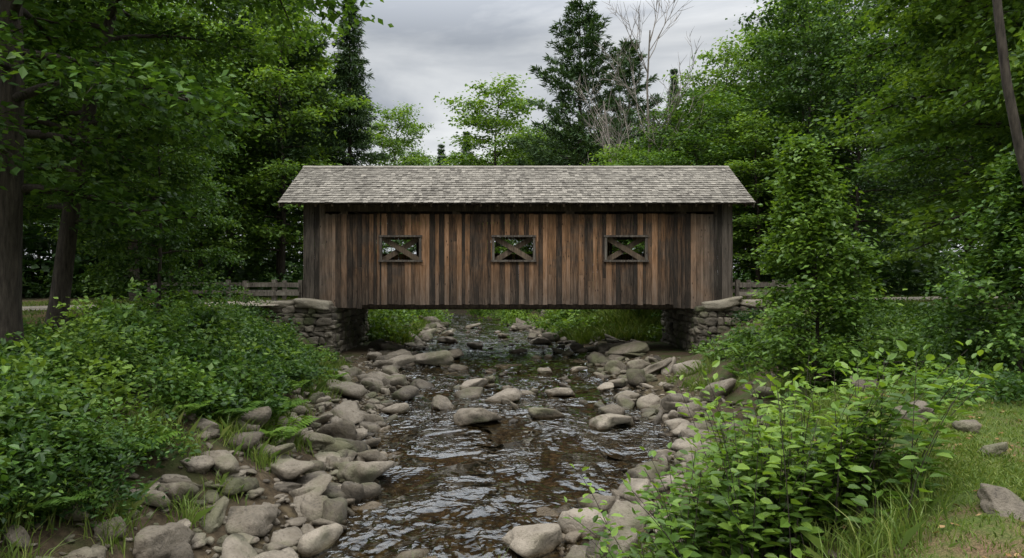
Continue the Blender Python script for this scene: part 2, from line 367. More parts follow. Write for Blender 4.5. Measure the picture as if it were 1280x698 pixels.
while cnt<1150:
    y=3.5+44*R_.random()**1.2;xl,xr=edges(y)
    if R_.random()<.5: x=xl+.2-abs(R_.normal(0,1))*.95
    else: x=xr-.2+abs(R_.normal(0,1))*(.95 if y<14 else 1.5)
    if 25.3<y<31.7 and abs(x)>6.6: continue
    s=np.clip(R_.lognormal(-1.4,.65),.1,.95)*(1+.015*y)
    addrock(G,x,y,s,sink=R_.uniform(.15,.4),tp=RT if s>.3 and y<28 else RTL);cnt+=1
for k in range(330):
    y=R_.uniform(4.5,16);xl,xr=edges(y)
    x=xl-R_.uniform(0,2.2) if R_.random()<.7 else xr+R_.uniform(0,1.6)
    addrock(G,x,y,np.clip(R_.lognormal(-1.2,.5),.15,.7),sink=R_.uniform(.1,.3))
cnt=0
while cnt<420:
    y=R_.uniform(5,47);xl,xr=edges(y);x=R_.uniform(xl,xr)
    if y<14.5:
        for q in range(2):
            x=R_.uniform(xl,xr);s=R_.uniform(.25,1.0);addrock(G,x,y,s,h=s*.3,sink=.1,zz=max(min(float(terr(x,y)),-.30)+R_.uniform(0,.10),-.5),tint=R_.uniform(.1,1.))
    elif R_.random()<.55:
        e=abs((x-(xl+xr)/2)/((xr-xl)/2))
        if R_.random()<.35+.65*e:
            s=np.clip(R_.lognormal(-1.1,.5),.2,1.0);addrock(G,x,y,s,sink=.35,zz=max(float(terr(x,y)),-.14 if R_.random()<.6 else -.3),tint=R_.uniform(0,.8))
    cnt+=1
cnt=0
while cnt<3200:
    y=4+22*R_.random()**1.3;xl,xr=edges(y);s=R_.uniform(.05,.18)
    x=xl-abs(R_.normal(0,1.1))+.1 if R_.random()<.6 else xr+abs(R_.normal(0,1.0))-.1
    addrock(G,x,y,s,sink=.25,tp=RTL);cnt+=1
G.obj('river_rocks',[M_rock])

# ------------------------------------------------------------------ bridge
bridge=bpy.data.objects.new('covered_bridge',None);scene.collection.objects.link(bridge)
X0,X1,YF,YB=-7.95,8.41,26.0,31.2;RZ,EZ,EY=7.9,6.03,25.4;YC=28.6
WIN=[(-5.0,-3.52),(-.70,.83),(3.60,5.12)];WZ=(3.93,4.80)
def wallboards(yp,wins,wz,sgn):
    G=Geo();x=X0
    while x<X1-.05:
        w=R_.uniform(.11,.23);x1=min(x+w,X1)
        for a_,b_ in wins:
            for e in(a_,b_):
                if x<e-.02<x1 and abs(x1-e)>.001: x1=e if e-x>.05 else x1
        xc=(x+x1)/2;end=xc<-6.95 or xc>7.35
        flare=(-6.95<xc<-5.75) or (6.2<xc<7.35)
        zb=2.36 if end else(2.09 if flare else 2.23);zb+=R_.uniform(-.03,.02)
        zt=6.25 if (xc<-7.2 or xc>7.7) else 5.68+R_.uniform(-.02,.02)
        t=np.clip(R_.normal(.52,.34),0,1);dy=R_.uniform(-.015,.015);th=.028
        segs=[(zb,zt)]
        for a_,b_ in wins:
            if a_-.01<xc<b_+.01: segs=[(zb,wz[0]),(wz[1],zt)]
        for k,(s0,s1) in enumerate(segs):
            if s1-s0>2.5 and R_.random()<.14:
                m=R_.uniform(s0+.8,s1-.8);G.box(x+.005,x1-.005,yp+dy,yp+dy+th,s0,m-.003,t);G.box(x+.005,x1-.005,yp+dy,yp+dy+th,m+.003,s1,np.clip(t+R_.normal(0,.25),0,1))
            else:G.box(x+.005,x1-.005,yp+dy,yp+dy+th,s0,s1,t)
        x=x1
    for zn in(2.55,5.5):
        G.box(X0+.05,X1-.05,yp+(.048 if sgn>0 else -.075),yp+(.09 if sgn>0 else -.03),zn,zn+.12,.1)
    return G
wallboards(YF,WIN,WZ,1).obj('front_siding',[M_siding],bridge)
wallboards(YB,[(-6.4,-4.4),(-1.1,1.2),(4.6,6.8)],(4.35,5.0),-1).obj('rear_siding',[M_siding],bridge)
G=Geo()
for a_,b_ in WIN:
    z0,z1=WZ
    G.box(a_-.10,b_+.10,YF-.09,YF+.05,z0-.075,z0-.002,.15)
    G.box(a_-.09,b_+.09,YF-.085,YF+.05,z1+.002,z1+.075,.1)
    G.box(a_-.06,a_+.03,YF-.055,YF+.09,z0,z1,.25);G.box(b_-.03,b_+.06,YF-.055,YF+.09,z0,z1,.25)
G.obj('window_frames',[M_greywood],bridge)
G=Geo()
for yt,s in((YF+.22,1),(YB-.22,-1)):
    G.box(X0+.1,X1-.1,yt-.1,yt+.1,2.50,2.75,.4);G.box(X0+.1,X1-.1,yt-.1,yt+.1,5.80,6.05,.4)
    for xc in(-6.4,-2.2,2.3,6.6,X0+.2,X1-.2): G.box(xc-.1,xc+.1,yt-.098,yt+.098,2.752,5.798,.5)
    if s>0:
        for xc in(-4.28,.06,4.36):
            for k,dd in enumerate((1,-1)):
                G.beam((xc-2.3*dd,yt+.045-.1*k,2.95),(xc+2.3*dd,yt+.045-.1*k,5.75),.08,.2,.6)
G.obj('truss',[M_timber],bridge)
G=Geo()
x=X0
while x<X1: G.box(x,min(x+.24,X1),YF+.06,YB-.06,2.36,2.42,R_.random());x+=.245
for yy in(26.3,27.4,28.6,29.8,30.9): G.box(-6.9,7.2,yy-.12,yy+.12,1.98 if yy>26.5 else 2.1,2.27,.3)
for xx in np.arange(-6.6,7.2,1.1): G.box(xx-.08,xx+.08,26.15,31.05,2.272,2.358,.3)
G.obj('deck',[M_timber],bridge)
G=Geo();sl=(RZ-EZ)/(YC-EY);L_=math.hypot(RZ-EZ,YC-EY);XR0,XR1=-8.72,9.06
for x in np.arange(XR0+.12,XR1,.62):
    for s in(-1,1): G.beam((x,YC+s*(YC-EY-.04),EZ-.07),(x,YC+s*.03,RZ-.09),.06,.12,.6)
for xx in(-6.4,-4.2,-2,.2,2.4,4.6,6.8):G.beam((xx,YF+.3,6.02),(xx,YB-.3,6.02),.15,.18,.3)
for s in(-1,1):
    ye=YC+s*(YC-EY)
    v=[(XR0,ye,EZ),(XR1,ye,EZ),(XR1,YC,RZ),(XR0,YC,RZ)]
    v=v+[(p[0],p[1],p[2]-.03) for p in v];G.add(v,BOXF,0,.15)
    for xx in(XR0+.01,XR1-.01): G.beam((xx,ye,EZ-.07),(xx,YC,RZ-.07),.035,.2,.6,1)
G.obj('roof_frame',[M_timber,M_greywood],bridge)
G=Geo();nc=17;ex=L_/nc
for s in(-1,1):
    dn=np.array([0,s*(YC-EY),EZ-RZ])/L_;no=np.array([0,s*sl,1.])/math.hypot(sl,1)
    for c_ in range(nc):
        x=XR0-.03;s0=max(c_*ex-.06,0)
        while x<XR1+.03:
            w=R_.uniform(.10,.22);x1=min(x+w,XR1+.04);s1=(c_+1)*ex+R_.uniform(-.015,.018)+(.03 if c_==nc-1 else 0)
            lift=R_.uniform(.030,.050);vs=[]
            for hgt in(0,.014):
                for ss,b in((s1,lift),(s0,.006)):
                    for xx in((x+.003,x1-.003) if ss==s1 else (x1-.003,x+.003)):
                        vs.append(np.array([xx,YC,RZ])+dn*ss+no*(b+hgt))
            G.add(vs,BOXF,0,np.clip(R_.normal(.5,.24),0,1));x=x1
    x=XR0-.04
    while x<XR1:
        x1=min(x+.42,XR1+.04);v=[]
        for hgt in(.045,.065):
            for ss in(.18,-.005):
                for xx in((x,x1-.006) if ss>0 else (x1-.006,x)): v.append(np.array([xx,YC,RZ])+dn*ss+no*(hgt+.004*(int(x*7)%2)))
        G.add(v,BOXF,0,R_.uniform(.3,.7));x=x1
G.obj('shingle_roof',[M_shingle],bridge)
G=Geo()
for xe,s in((X0,-1),(X1,1)):
    y=YF
    while y<YB-.02:
        y1=min(y+.2,YB);yc=(y+y1)/2;zt=RZ-abs(yc-YC)*sl-.13
        zb=5.35 if 26.6<yc<30.6 else 2.4
        G.box(xe-.03 if s<0 else xe+.005,xe-.005 if s<0 else xe+.03,y+.004,y1-.004,zb,zt,np.clip(R_.normal(.5,.2),0,1));y=y1
G.obj('gable_ends',[M_siding],bridge)
bm=bmesh.new();bmesh.ops.create_cube(bm,size=2);bmesh.ops.subdivide_edges(bm,edges=bm.edges[:],cuts=4,use_grid_fill=True)
SV=np.array([v.co[:] for v in bm.verts]);SF=[[x.index for x in q.verts] for q in bm.faces];bm.free();SF=np.array(SF)
SVr=SV/np.power((np.abs(SV)**7).sum(1),1/7)[:,None]
def stone(G,c,hx,hy,hz,t):
    ph=R_.uniform(0,6,6);v=SVr.copy();n=.08*(np.sin(v[:,0]*3+ph[0]+v[:,2]*2)+np.sin(v[:,1]*4+ph[1])+.7*np.sin(v[:,2]*5+ph[2]+v[:,0]*4))
    v=v*(1+n[:,None]);tl=R_.normal(0,.14);v[:,2]+=tl*v[:,0]*hx/hz*.6+R_.normal(0,.08)*v[:,0]
    G.add(v*np.array([hx,hy,hz])+c,SF,0,t,True)
for sx in(-1,1):
    G=Geo();xi=-6.75 if sx<0 else 7.05;xo=-9.7 if sx<0 else 9.95
    lo,hi=min(xi,xo),max(xi,xo);tops=2.18
    G.box(lo+.12,hi-.12,25.72,31.5,-.7,2.2,.2,1)
    for face in('front','inner','rear'):
        z=-.45
        while z<tops-.05:
            h=R_.uniform(.14,.34);h=min(h,tops-z)
            if h<.09:break
            a0,a1=(lo,hi) if face!='inner' else (25.6,31.6);q=a0+R_.uniform(-.15,0)
            while q<a1:
                w=R_.uniform(.2,.75);qe=min(q+w,a1+.04)
                if qe-q<.12:break
                t=np.clip(R_.normal(.5,.3),0,1);j=R_.uniform(-.07,.06)
                hw=(qe-q)/2*.98;hh=h/2
                if face=='front':stone(G,((q+qe)/2,25.72+j,z+h/2),hw,.22,hh,t)
                elif face=='rear':stone(G,((q+qe)/2,31.5+j,z+h/2),hw,.2,hh,t)
                else:stone(G,(xi+sx*.12+j,(q+qe)/2,z+h/2),.2,hw,hh,t)
                q=qe
            z+=h
    G.obj('stone_abutment',[M_wall,M_core],bridge)
    G=Geo();cx=(-7.5 if sx<0 else 7.9)
    stone(G,(cx,25.72,2.26),.68,.34,.17,.8)
    if sx<0: stone(G,(-8.95,25.8,2.24),.68,.36,.13,.6)
    else: stone(G,(9.3,25.8,2.26),.68,.36,.13,.65)
    G.box(lo+.2,hi-.2,26.05,31.3,2.2,2.30,.4)
    G.obj('cap_slab',[M_slab],bridge)
def fence(pts):
    G=Geo()
    for (x,y),(x2,y2) in zip(pts[:-1],pts[1:]):
        for zz in(2.64,2.97): G.beam((x,y-.06,zz+R_.uniform(-.02,.02)),(x2,y2-.06,zz+R_.uniform(-.02,.02)),.06,.15,R_.uniform(.3,.8))
    for x,y in pts: G.box(x-.08,x+.08,y,y+.16,1.9,3.16+R_.uniform(-.03,.03),R_.uniform(.3,.8))
    G.obj('wooden_fence',[M_greywood])
fence([(-8.2,26.3),(-9.2,26.25),(-10.3,26.2)])
fence([(8.75,26.3),(10.2,26.3),(12.,26.8)])
fence([(-8.3,30.95),(-10.4,31.),(-12.8,30.6),(-15.5,29.)])
fence([(8.75,31.0),(11,31.5),(13.5,32.8)])

# ------------------------------------------------------------------ trees
def deciduous(seed,H,cb,R,nl,leafN,leafL,env='round',lean=(0,0),tr=.18,two=False,flat=.33,spr=.38):
    r=np.random.default_rng(seed);G=Geo()
    ph=r.uniform(0,6,2)
    def trunk(h):
        u=h/H;return np.array([lean[0]*u+.12*math.sin(h*.5+ph[0])*u*2,lean[1]*u+.12*math.sin(h*.45+ph[1])*u*2,h])
    hs=np.linspace(-.3,H*.97,12);G.tube([trunk(h) for h in hs],[tr*(1.25 if h<0 else 1)*(1-.93*max(h,0)/H) for h in hs],8)
    C=[];O=[]
    for i in range(nl):
        t=((i+.5)/nl)**.9;h=cb+(H*.97-cb)*t;az=i*2.4+r.normal(0,.35)
        e=(math.sin(math.pi*(.12+.83*t))**.65) if env=='round' else ((1-t)**.85+.05)
        ln=R*e*r.uniform(.62,1.2);rise=((.12+.75*t**1.3) if env=='round' else .55)+r.normal(0,.1);p0=trunk(h)
        dv=np.array([math.cos(az),math.sin(az),0]);u=np.linspace(0,1,6)
        bend=r.normal(0,.12);sv=np.array([-dv[1],dv[0],0])
        P=p0+dv*(u*ln)[:,None]+sv*(bend*ln*u*u)[:,None]+UP*((rise*u-.28*u*u)*ln)[:,None]
        br=tr*.36*(1-.7*t);G.tube(P,br*(1-.85*u)+.004,5)
        C.append(P[-1]);O.append(dv)
        ns=int(4+ln*1.8)
        for k in range(ns):
            s_=.22+.78*(k+r.random())/ns;q=np.array([np.interp(s_,u,P[:,j]) for j in range(3)])
            a2=az+(1 if k%2 else -1)*r.uniform(.4,1.25);d2=np.array([math.cos(a2),math.sin(a2),r.normal(.08,.22)])
            l2=(.42*ln*(1.15-s_)+(.25 if env=='round' else .12))*r.uniform(.6,1.2);u2=np.array([0,.5,1.])
            Q=q+d2*(u2*l2)[:,None]-UP*(.12*l2*u2*u2)[:,None]
            G.tube(Q,[br*.3+.003,br*.2+.003,.003],3)
            for m in np.arange(.35,1.01,max(.22,.35/l2)):
                C.append(q+d2*l2*m-UP*.12*l2*m*m);O.append(d2)
    C=np.array(C);O=np.array(O);k=max(4,leafN//len(C))
    st=r.normal(0,.16,len(C));sc=r.uniform(.6,1.35,len(C))
    idx=np.repeat(np.arange(len(C)),k);N=len(idx)
    c=C[idx]+r.normal(size=(N,3))*np.array([spr,spr,spr*flat])*sc[idx][:,None]*.75
    d=O[idx]*.5+r.normal(size=(N,3))*np.array([.8,.8,.25])-UP*.18
    n=UP+r.normal(size=(N,3))*.5
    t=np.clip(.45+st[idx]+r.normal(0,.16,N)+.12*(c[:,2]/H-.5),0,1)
    G.leaves(c,d,n,leafL*r.uniform(.6,1.25,N),.62,1,t,two);return G
def conifer(seed,H,cb,R,kind):
    r=np.random.default_rng(seed);G=Geo();tr=H*.013
    hs=np.linspace(-.3,H,8);G.tube([(0,0,h) for h in hs],[tr*(1-.96*max(h,0)/H) for h in hs],7)
    step=.72 if kind=='pine' else .40;h=H-.3;C=[];O=[]
    while h>cb:
        t=(H-h)/(H-cb);nb=r.integers(4,7) if kind=='pine' else r.integers(6,9)
        a0=r.uniform(0,6.28)
        for b in range(nb):
            az=a0+b*6.28/nb+r.normal(0,.3)
            e=(t**.62*(1 if t<.75 else 1.25-t/3.)) if kind=='pine' else (t**.85)
            ln=R*e*r.uniform(.5,1.2)+.18
            if kind=='pine' and r.random()<.18:ln*=1.3
            dv=np.array([math.cos(az),math.sin(az),0]);u=np.linspace(0,1,5)
            if kind=='pine':zz=(.02*u+.30*u*u+(.5*(1-t)**2)*u)*ln
            else:zz=(-.34*u+.22*u*u+.5*(1-t)**3*u)*ln
            P=np.array([0,0,h+r.uniform(-.08,.08)])+dv*(u*ln)[:,None]+UP*zz[:,None]
            G.tube(P,(.012*ln+.008)*(1-.8*u),3)
            nt=int(ln/.24)+2
            for k in range(nt):
                s_=min((.30 if kind=='pine' else .15)+.8*(k+r.random()*.6)/nt,1);q=np.array([np.interp(s_,u,P[:,j]) for j in range(3)])
                wd=(1-abs(s_-.6)*1.2)*ln*.26+.05
                for m in range(3):
                    off=np.array([-dv[1],dv[0],0])*r.uniform(-1,1)*wd
                    C.append(q+off+UP*r.normal(0,.04));O.append(dv+off/(wd+.01)*.6)
        h-=step*r.uniform(.7,1.3)
    C=np.array(C);O=np.array(O);k=7;idx=np.repeat(np.arange(len(C)),k);N=len(idx)
    if kind=='pine': d=O[idx]*.6+r.normal(size=(N,3))*.55+UP*.3;L=.38
    else: d=O[idx]*.7+r.normal(size=(N,3))*.45-UP*.15;L=.27
    c=C[idx]+r.normal(size=(N,3))*.06
    st=r.normal(0,.16,len(C));t=np.clip(.45+st[idx]+r.normal(0,.14,N),0,1)
    G.leaves(c,d,UP+r.normal(size=(N,3))*.6,L*r.uniform(.7,1.2,N),.23,1,t);return G
def bare(seed,H,lean=(0,0)):
    r=np.random.default_rng(seed);G=Geo()
    def br(p,d,l,rad,lev):
        k=6;P=[p];dd=d.copy()
        for i in range(k-1):
            dd=nrm(dd+r.normal(0,.10,3)+UP*.05);P.append(P[-1]+dd*l/(k-1))
        G.tube(P,np.linspace(rad,rad*.3,k),5 if lev<2 else 3)
        if lev<3:
            for j in range([13,5,3][lev]):
                s_=r.uniform(.35 if lev==0 else .3,.98);i0=min(int(s_*(k-1)),k-2);q=P[i0]+(P[i0+1]-P[i0])*(s_*(k-1)-i0)
                sd=nrm(np.cross(dd,r.normal(size=3)));nd=nrm(dd*.8+sd*r.uniform(.5,.9)+UP*.15)
                br(q,nd,l*(.36 if lev==0 else .5)*(1.25-s_*.6),max(rad*(1-.6*s_)*.45,.016),lev+1)
    br(np.array([0,0,-.3]),nrm(np.array([lean[0]/H,lean[1]/H,1.])),H,.14,0);return G
LM=[M_bark,M_leaf];LB=[M_bark,M_leafb];LD=[M_bark,M_leafd];LN=[M_bark,M_needle]
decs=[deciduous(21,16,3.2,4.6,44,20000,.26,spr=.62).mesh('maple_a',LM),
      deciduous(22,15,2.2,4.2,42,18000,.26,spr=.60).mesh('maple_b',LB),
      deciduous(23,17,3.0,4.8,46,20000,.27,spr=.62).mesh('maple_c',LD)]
pine=[conifer(31,20,5,3.6,'pine').mesh('pine_a',LN),conifer(32,18,4,3.1,'pine').mesh('pine_b',LN)]
spru=[conifer(33,17,1.0,2.9,'spruce').mesh('spruce_a',LN)]
BASEH={}
for m,h in zip(decs+pine+spru,[16,15,17,20,18,17]):BASEH[m.name]=h
def tree(me,name,x,y,top,rot=None,wid=1.,parent=None):
    g=float(terr(x,y))-.05;s=(top-g)/BASEH[me.name];return place(me,name,(x,y,g),R_.uniform(0,6.28) if rot is None else rot,(s*wid,s*wid,s),parent)
tree(pine[1],'pine_tree',-12.6,37,20.0,wid=1.15);tree(spru[0],'spruce_tree',-9.2,38.5,19.3,wid=1.0);tree(pine[0],'pine_tree',-17,41,22)
tree(pine[0],'pine_tree',5.0,50,23.2,wid=1.25);tree(pine[1],'pine_tree',10.0,58,23.2,wid=1.1);tree(spru[0],'spruce_tree',14.3,60,21.8,wid=.7)
tree(decs[1],'maple_tree',-1.3,60,20.2,wid=1.05);tree(decs[1],'maple_tree',-9.2,54,16.5,wid=.9);tree(decs[1],'maple_tree',15.2,48,19.3,wid=.85)
tree(decs[0],'maple_tree',11.5,44,12.6);tree(decs[0],'maple_tree',19.0,44,19.5);tree(decs[2],'maple_tree',17.5,34.5,17.5,wid=.8);tree(decs[0],'maple_tree',19.5,29,18.5,wid=.9)
tree(decs[0],'maple_tree',-15.8,31.5,12.5,wid=.9);tree(spru[0],'spruce_tree',-5.0,75,19.5,wid=.9);tree(spru[0],'spruce_tree',-7.5,72,17.5,wid=.9)
tree(decs[0],'maple_tree',3.2,66,18,wid=.9)
place(bare(41,15.7,(1.2,0)).mesh('bare_a',[M_dead]),'bare_tree',(8.2,41,2.2))
place(bare(43,12.4,(-2.2,0)).mesh('bare_b',[M_dead]),'bare_tree',(7.6,42,2.2))
forest=bpy.data.objects.new('distant_forest',None);scene.collection.objects.link(forest)
for ring,(r0,r1,cn) in enumerate([(36,50,34),(52,75,44),(78,120,60)]):
    for i in range(cn):
        th=math.radians(-62+124*(i+R_.random())/cn);r=R_.uniform(r0,r1);x=r*math.sin(th);y=r*math.cos(th)
        xl,xr=edges(y)
        if xl-4<x<xr+4 or float(roaddist(x,y))<4: continue
        az_=math.degrees(math.atan2(x,y))           # treeline height varies with bearing
        el=.200 if -13<az_<-2.7 else .225 if -2.7<=az_<4 else .23 if 4<=az_<14.5 else .29 if 14.5<=az_<20.6 else .33 if -17.6<az_<=-13 else .45
        top=3.2+el*y;top=min(top*R_.uniform(.84,1.0),24)
        k=R_.integers(0,10);me=decs[k%3] if k<8 else (pine[1] if k==8 else spru[0])
        tree(me,'forest_tree',x,y,max(top,8),wid=.9 if top>14 else 1.2,parent=forest)
for i in range(30):
    th=math.radians(66+228*(i+R_.random())/30);r=R_.uniform(28,60);x=r*math.sin(th);y=r*math.cos(th)
    xl,xr=edges(y)
    if xl-3<x<xr+3: continue
    tree(decs[R_.integers(3)],'forest_tree',x,y,R_.uniform(11,16),parent=forest)
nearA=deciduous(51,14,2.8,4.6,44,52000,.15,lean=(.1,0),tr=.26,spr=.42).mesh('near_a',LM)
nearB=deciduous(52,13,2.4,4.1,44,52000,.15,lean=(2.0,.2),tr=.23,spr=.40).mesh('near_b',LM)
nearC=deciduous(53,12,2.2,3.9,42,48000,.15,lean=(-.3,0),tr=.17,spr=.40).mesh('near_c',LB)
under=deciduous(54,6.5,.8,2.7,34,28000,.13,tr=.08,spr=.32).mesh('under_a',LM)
def at(me,name,x,y,rot=0,sc=1.):
    return place(me,name,(x,y,float(terr(x,y))-.05),rot,sc)
at(nearA,'maple_tree',-8.45,11.3,.5);at(nearB,'maple_tree',-10.5,15.6,0,(1,1,1.05));at(nearA,'maple_tree',-15.5,19,2.2,1.1)
at(under,'understory_tree',-10.0,19.2,1,(.8,.8,1.05));at(nearB,'maple_tree',-15.5,28.,2.4,1.0)
at(nearC,'maple_tree',12.4,15.5,1.,1.15);at(nearA,'maple_tree',16.5,21,4,1.15);at(nearC,'maple_tree',17.5,26,3,1.1);at(nearC,'maple_tree',10.6,11.6,2.,(.85,.85,1.1));at(under,'understory_tree',14.8,18.5,3,.9)
sap=deciduous(61,4.9,.2,1.4,70,24000,.105,env='cone',tr=.045,spr=.18,flat=.8).mesh('sapling_a',LB)
sap2=deciduous(62,3.7,.2,1.35,44,17000,.105,env='cone',tr=.045,spr=.2,flat=.8).mesh('sapling_b',LM)
at(sap,'maple_sapling',5.25,11.8,.4,.95);at(sap2,'maple_sapling',7.9,10.6,2.,.95)
G=Geo();u=np.linspace(0,1,10);G.tube(np.stack([8.15-1.55*u+.08*np.sin(u*9),9.9+0*u,1.3+8.5*u],1),.085*(1-.45*u),7)
G.obj('leaning_tree_trunk',[M_bark])

# ------------------------------------------------------------------ undergrowth
def shrub(G,x,y,r,h,n,L,two=False,r_=R_,mat=0,Wr=.55,base=None):
    g=float(terr(x,y));M=max(6,n//13);a=r_.uniform(0,6.28,M);q=np.sqrt(r_.random(M))
    lob=1+.35*np.sin(a*3+x*7)
    zc=h*(1-.6*q**1.7)*(r_.random(M)**.6)*r_.uniform(.75,1.2,M)
    C=np.stack([x+np.cos(a)*q*r*lob,y+np.sin(a)*q*r*lob,g+zc],1);O=np.stack([np.cos(a),np.sin(a),a*0+.3],1)
    idx=np.repeat(np.arange(M),13);N=len(idx);sg=.07+.05*r
    c=C[idx]+r_.normal(size=(N,3))*np.array([sg,sg,sg*.8])
    d=O[idx]*.45+r_.normal(size=(N,3))*np.array([.7,.7,.4])
    nn=UP*1.1+r_.normal(size=(N,3))*.55
    st=r_.normal(0,.15,M);base=r_.normal(0,.17) if base is None else base
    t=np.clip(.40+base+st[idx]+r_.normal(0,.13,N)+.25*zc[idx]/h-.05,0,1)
    G.leaves(c,d,nn,L*r_.uniform(.55,1.25,N),Wr,mat,t,two)
def fern(G,x,y,s,mat=0):
    g=float(terr(x,y));n=R_.integers(8,14);C=[];Dd=[];LL=[]
    for k in range(n):
        a=k*6.28/n+R_.normal(0,.2);dv=np.array([math.cos(a),math.sin(a),0]);sv=np.array([-dv[1],dv[0],0])
        l=s*R_.uniform(.7,1.15);u=np.linspace(.15,1,14);P=np.array([x,y,g])+dv*(u*l*.8)[:,None]+UP*(l*(1.15*u-.75*u*u))[:,None]
        for sg in(-1,1):
            C.append(P);Dd.append(np.tile(sv*sg+dv*.35-UP*.15,(14,1)));LL.append(l*.26*np.sin(np.pi*(.12+.86*u))+.01)
    c=np.concatenate(C);G.leaves(c,np.concatenate(Dd),UP+R_.normal(size=(len(c),3))*.15,np.concatenate(LL),.36,mat,np.clip(R_.normal(.5,.15)+R_.normal(0,.07,len(c)),0,1))
def blades(G,x,y,h,w,mat=0,lean=.35):
    N=len(x);z=terr(x,y);a=R_.uniform(0,6.28,N);s=np.stack([np.cos(a),np.sin(a),a*0],1)*w/2
    b=np.stack([x,y,z-.01],1);ln=R_.normal(size=(N,3))*np.array([1,1,0])*lean;h=np.broadcast_to(h,(N,))[:,None]*R_.uniform(.5,1.2,(N,1))
    m=b+UP*h*.6+ln*h*.3;t=b+UP*h*.95+ln*h
    v=np.stack([b-s,b+s,m+s*.7,t,m-s*.7],1);G.add(v,np.arange(N*5).reshape(N,5),mat,np.clip(R_.normal(.5,.2,N),0,1))
G=Geo();cnt=0
while cnt<350:
    y=2.6+22.5*R_.random();xl,_=edges(y);lo=1.9 if y<12 else 2.0 if y<17 else 2.6
    x=xl-lo-abs(R_.normal(0,1))*2.8
    if x<-15 or (y>20.0 and x>-10.1) :continue
    cnt+=1
    if roaddist(x,y)<3.0:continue
    dd=math.hypot(x,y)
    h=(R_.uniform(.3,.7) if R_.random()<.6 else R_.uniform(.8,1.35))*(1.0 if y<15 else .65)
    if x<-7.0:h=min(h,R_.uniform(.25,.5))
    kind=R_.random();L=R_.uniform(.05,.07) if kind<.45 else R_.uniform(.08,.12)
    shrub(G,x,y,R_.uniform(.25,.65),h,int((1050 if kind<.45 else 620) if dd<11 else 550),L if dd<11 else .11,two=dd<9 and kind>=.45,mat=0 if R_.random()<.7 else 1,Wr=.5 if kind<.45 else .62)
for k in range(16):
    y=R_.uniform(4.6,8.5);xl,_=edges(y);shrub(G,xl-R_.uniform(1.8,2.4),y,R_.uniform(.3,.45),R_.uniform(.3,.6),600,R_.uniform(.06,.09),two=True)
G.obj('bank_shrubs',[M_shrub,M_leaf])
G=Geo()
for k in range(130):
    y=R_.uniform(3.5,20);xl,xr=edges(y)
    x=xl-R_.uniform(1.5,5) if R_.random()<.65 else xr+R_.uniform(2.4,5)
    if x>0 and y<10:continue
    fern(G,x,y,R_.uniform(.35,.8))
G.obj('ferns',[M_fern])
G=Geo();cnt=0
while cnt<170:
    y=R_.uniform(11,25.3);_,xr=edges(y);x=xr+R_.uniform(2.6,10)
    cnt+=1
    if x>14 or roaddist(x,y)<2.6 or (y<13 and x<5.0):continue
    if y>19 and x<6.3 or (y>20. and x<10.3):continue
    h=R_.uniform(.3,.7)
    if x>7.5:h=R_.uniform(.15,.35)
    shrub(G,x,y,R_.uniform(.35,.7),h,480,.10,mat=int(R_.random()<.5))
for k in range(60):
    x=R_.uniform(5,13);y=R_.uniform(8.5,14)
    if x<4.5+(y-8)*.1 or x-y*.35<2.4:continue
    shrub(G,x,y,.5,R_.uniform(.2,.5),500,.09,mat=int(R_.random()<.5))
for (x,y,r,h) in[(-9.6,24.3,.6,1.0),(-8.9,23.2,.5,.45),(9.9,24.4,.6,1.0),(8.2,23.2,.5,.4),(-6.0,22.,.5,.4),(6.9,24.4,.35,.3)]:
    shrub(G,x,y,r,h,500,.12,mat=1)
G.obj('bank_shrubs',[M_leaf,M_shrub])
G=Geo()
for k in range(520):
    y=R_.uniform(32,75);x=R_.uniform(-30,32)*(.6+y/120);xl,xr=edges(y)
    if xl-1.0<x<xr+1.0 or roaddist(x,y)<2.4:continue
    near=min(abs(x-xr),abs(x-xl))<5
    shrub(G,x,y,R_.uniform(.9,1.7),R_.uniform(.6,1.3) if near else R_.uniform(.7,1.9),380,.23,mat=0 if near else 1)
for k in range(70):
    y=R_.uniform(46,60);xl,xr=edges(y);x=xr+R_.uniform(.3,8) if R_.random()<.8 else xl-R_.uniform(.3,3)
    shrub(G,x,y,R_.uniform(.8,1.3),R_.uniform(.5,1.2),480,.2,mat=0)
G.obj('far_bank_undergrowth',[M_leafb,M_leafd])
G=Geo()
for k in range(200):
    s=R_.choice([-1,1]);x=s*R_.uniform(12,34);y=R_.uniform(8,33)
    if roaddist(x,y)<3.5 or (.42<x/y<.72) or (-1.05<x/y<-.5 and y>12):continue
    shrub(G,x,y,R_.uniform(.6,1.2),R_.uniform(.35,.9),330,.17,mat=int(R_.random()<.4))
for k in range(130):
    th=math.radians(R_.uniform(16,60)*R_.choice([-1,1]));r=R_.uniform(42,62);x=r*math.sin(th);y=r*math.cos(th)
    if roaddist(x,y)<4:continue
    shrub(G,x,y,R_.uniform(2,3.2),R_.uniform(3,5.5),420,.5,mat=0)
G.obj('forest_undergrowth',[M_leafd,M_leaf])
G=Geo();N=300000;x=R_.uniform(1.8,10,N);y=R_.uniform(2.8,11.5,N);z,d,rd=terr(x,y,True);lm=lawnmask(x,y,d,rd)
pt=vnoise(x*1.1,y*1.1,31)+.3*(vnoise(x*5,y*5,33)-.5);k=(R_.random(N)<lm*.85)&((pt<.52)|(R_.random(N)<.25));blades(G,x[k],y[k],.06,.009,lean=.6)
N=60000;x=R_.uniform(-26,26,N);y=R_.uniform(12,38,N);rd=roaddist(x,y);k=(rd>1.9)&(rd<7)&(np.abs(x)>9.8);blades(G,x[k],y[k],.10,.03)
G.obj('lawn_grass',[M_grass])
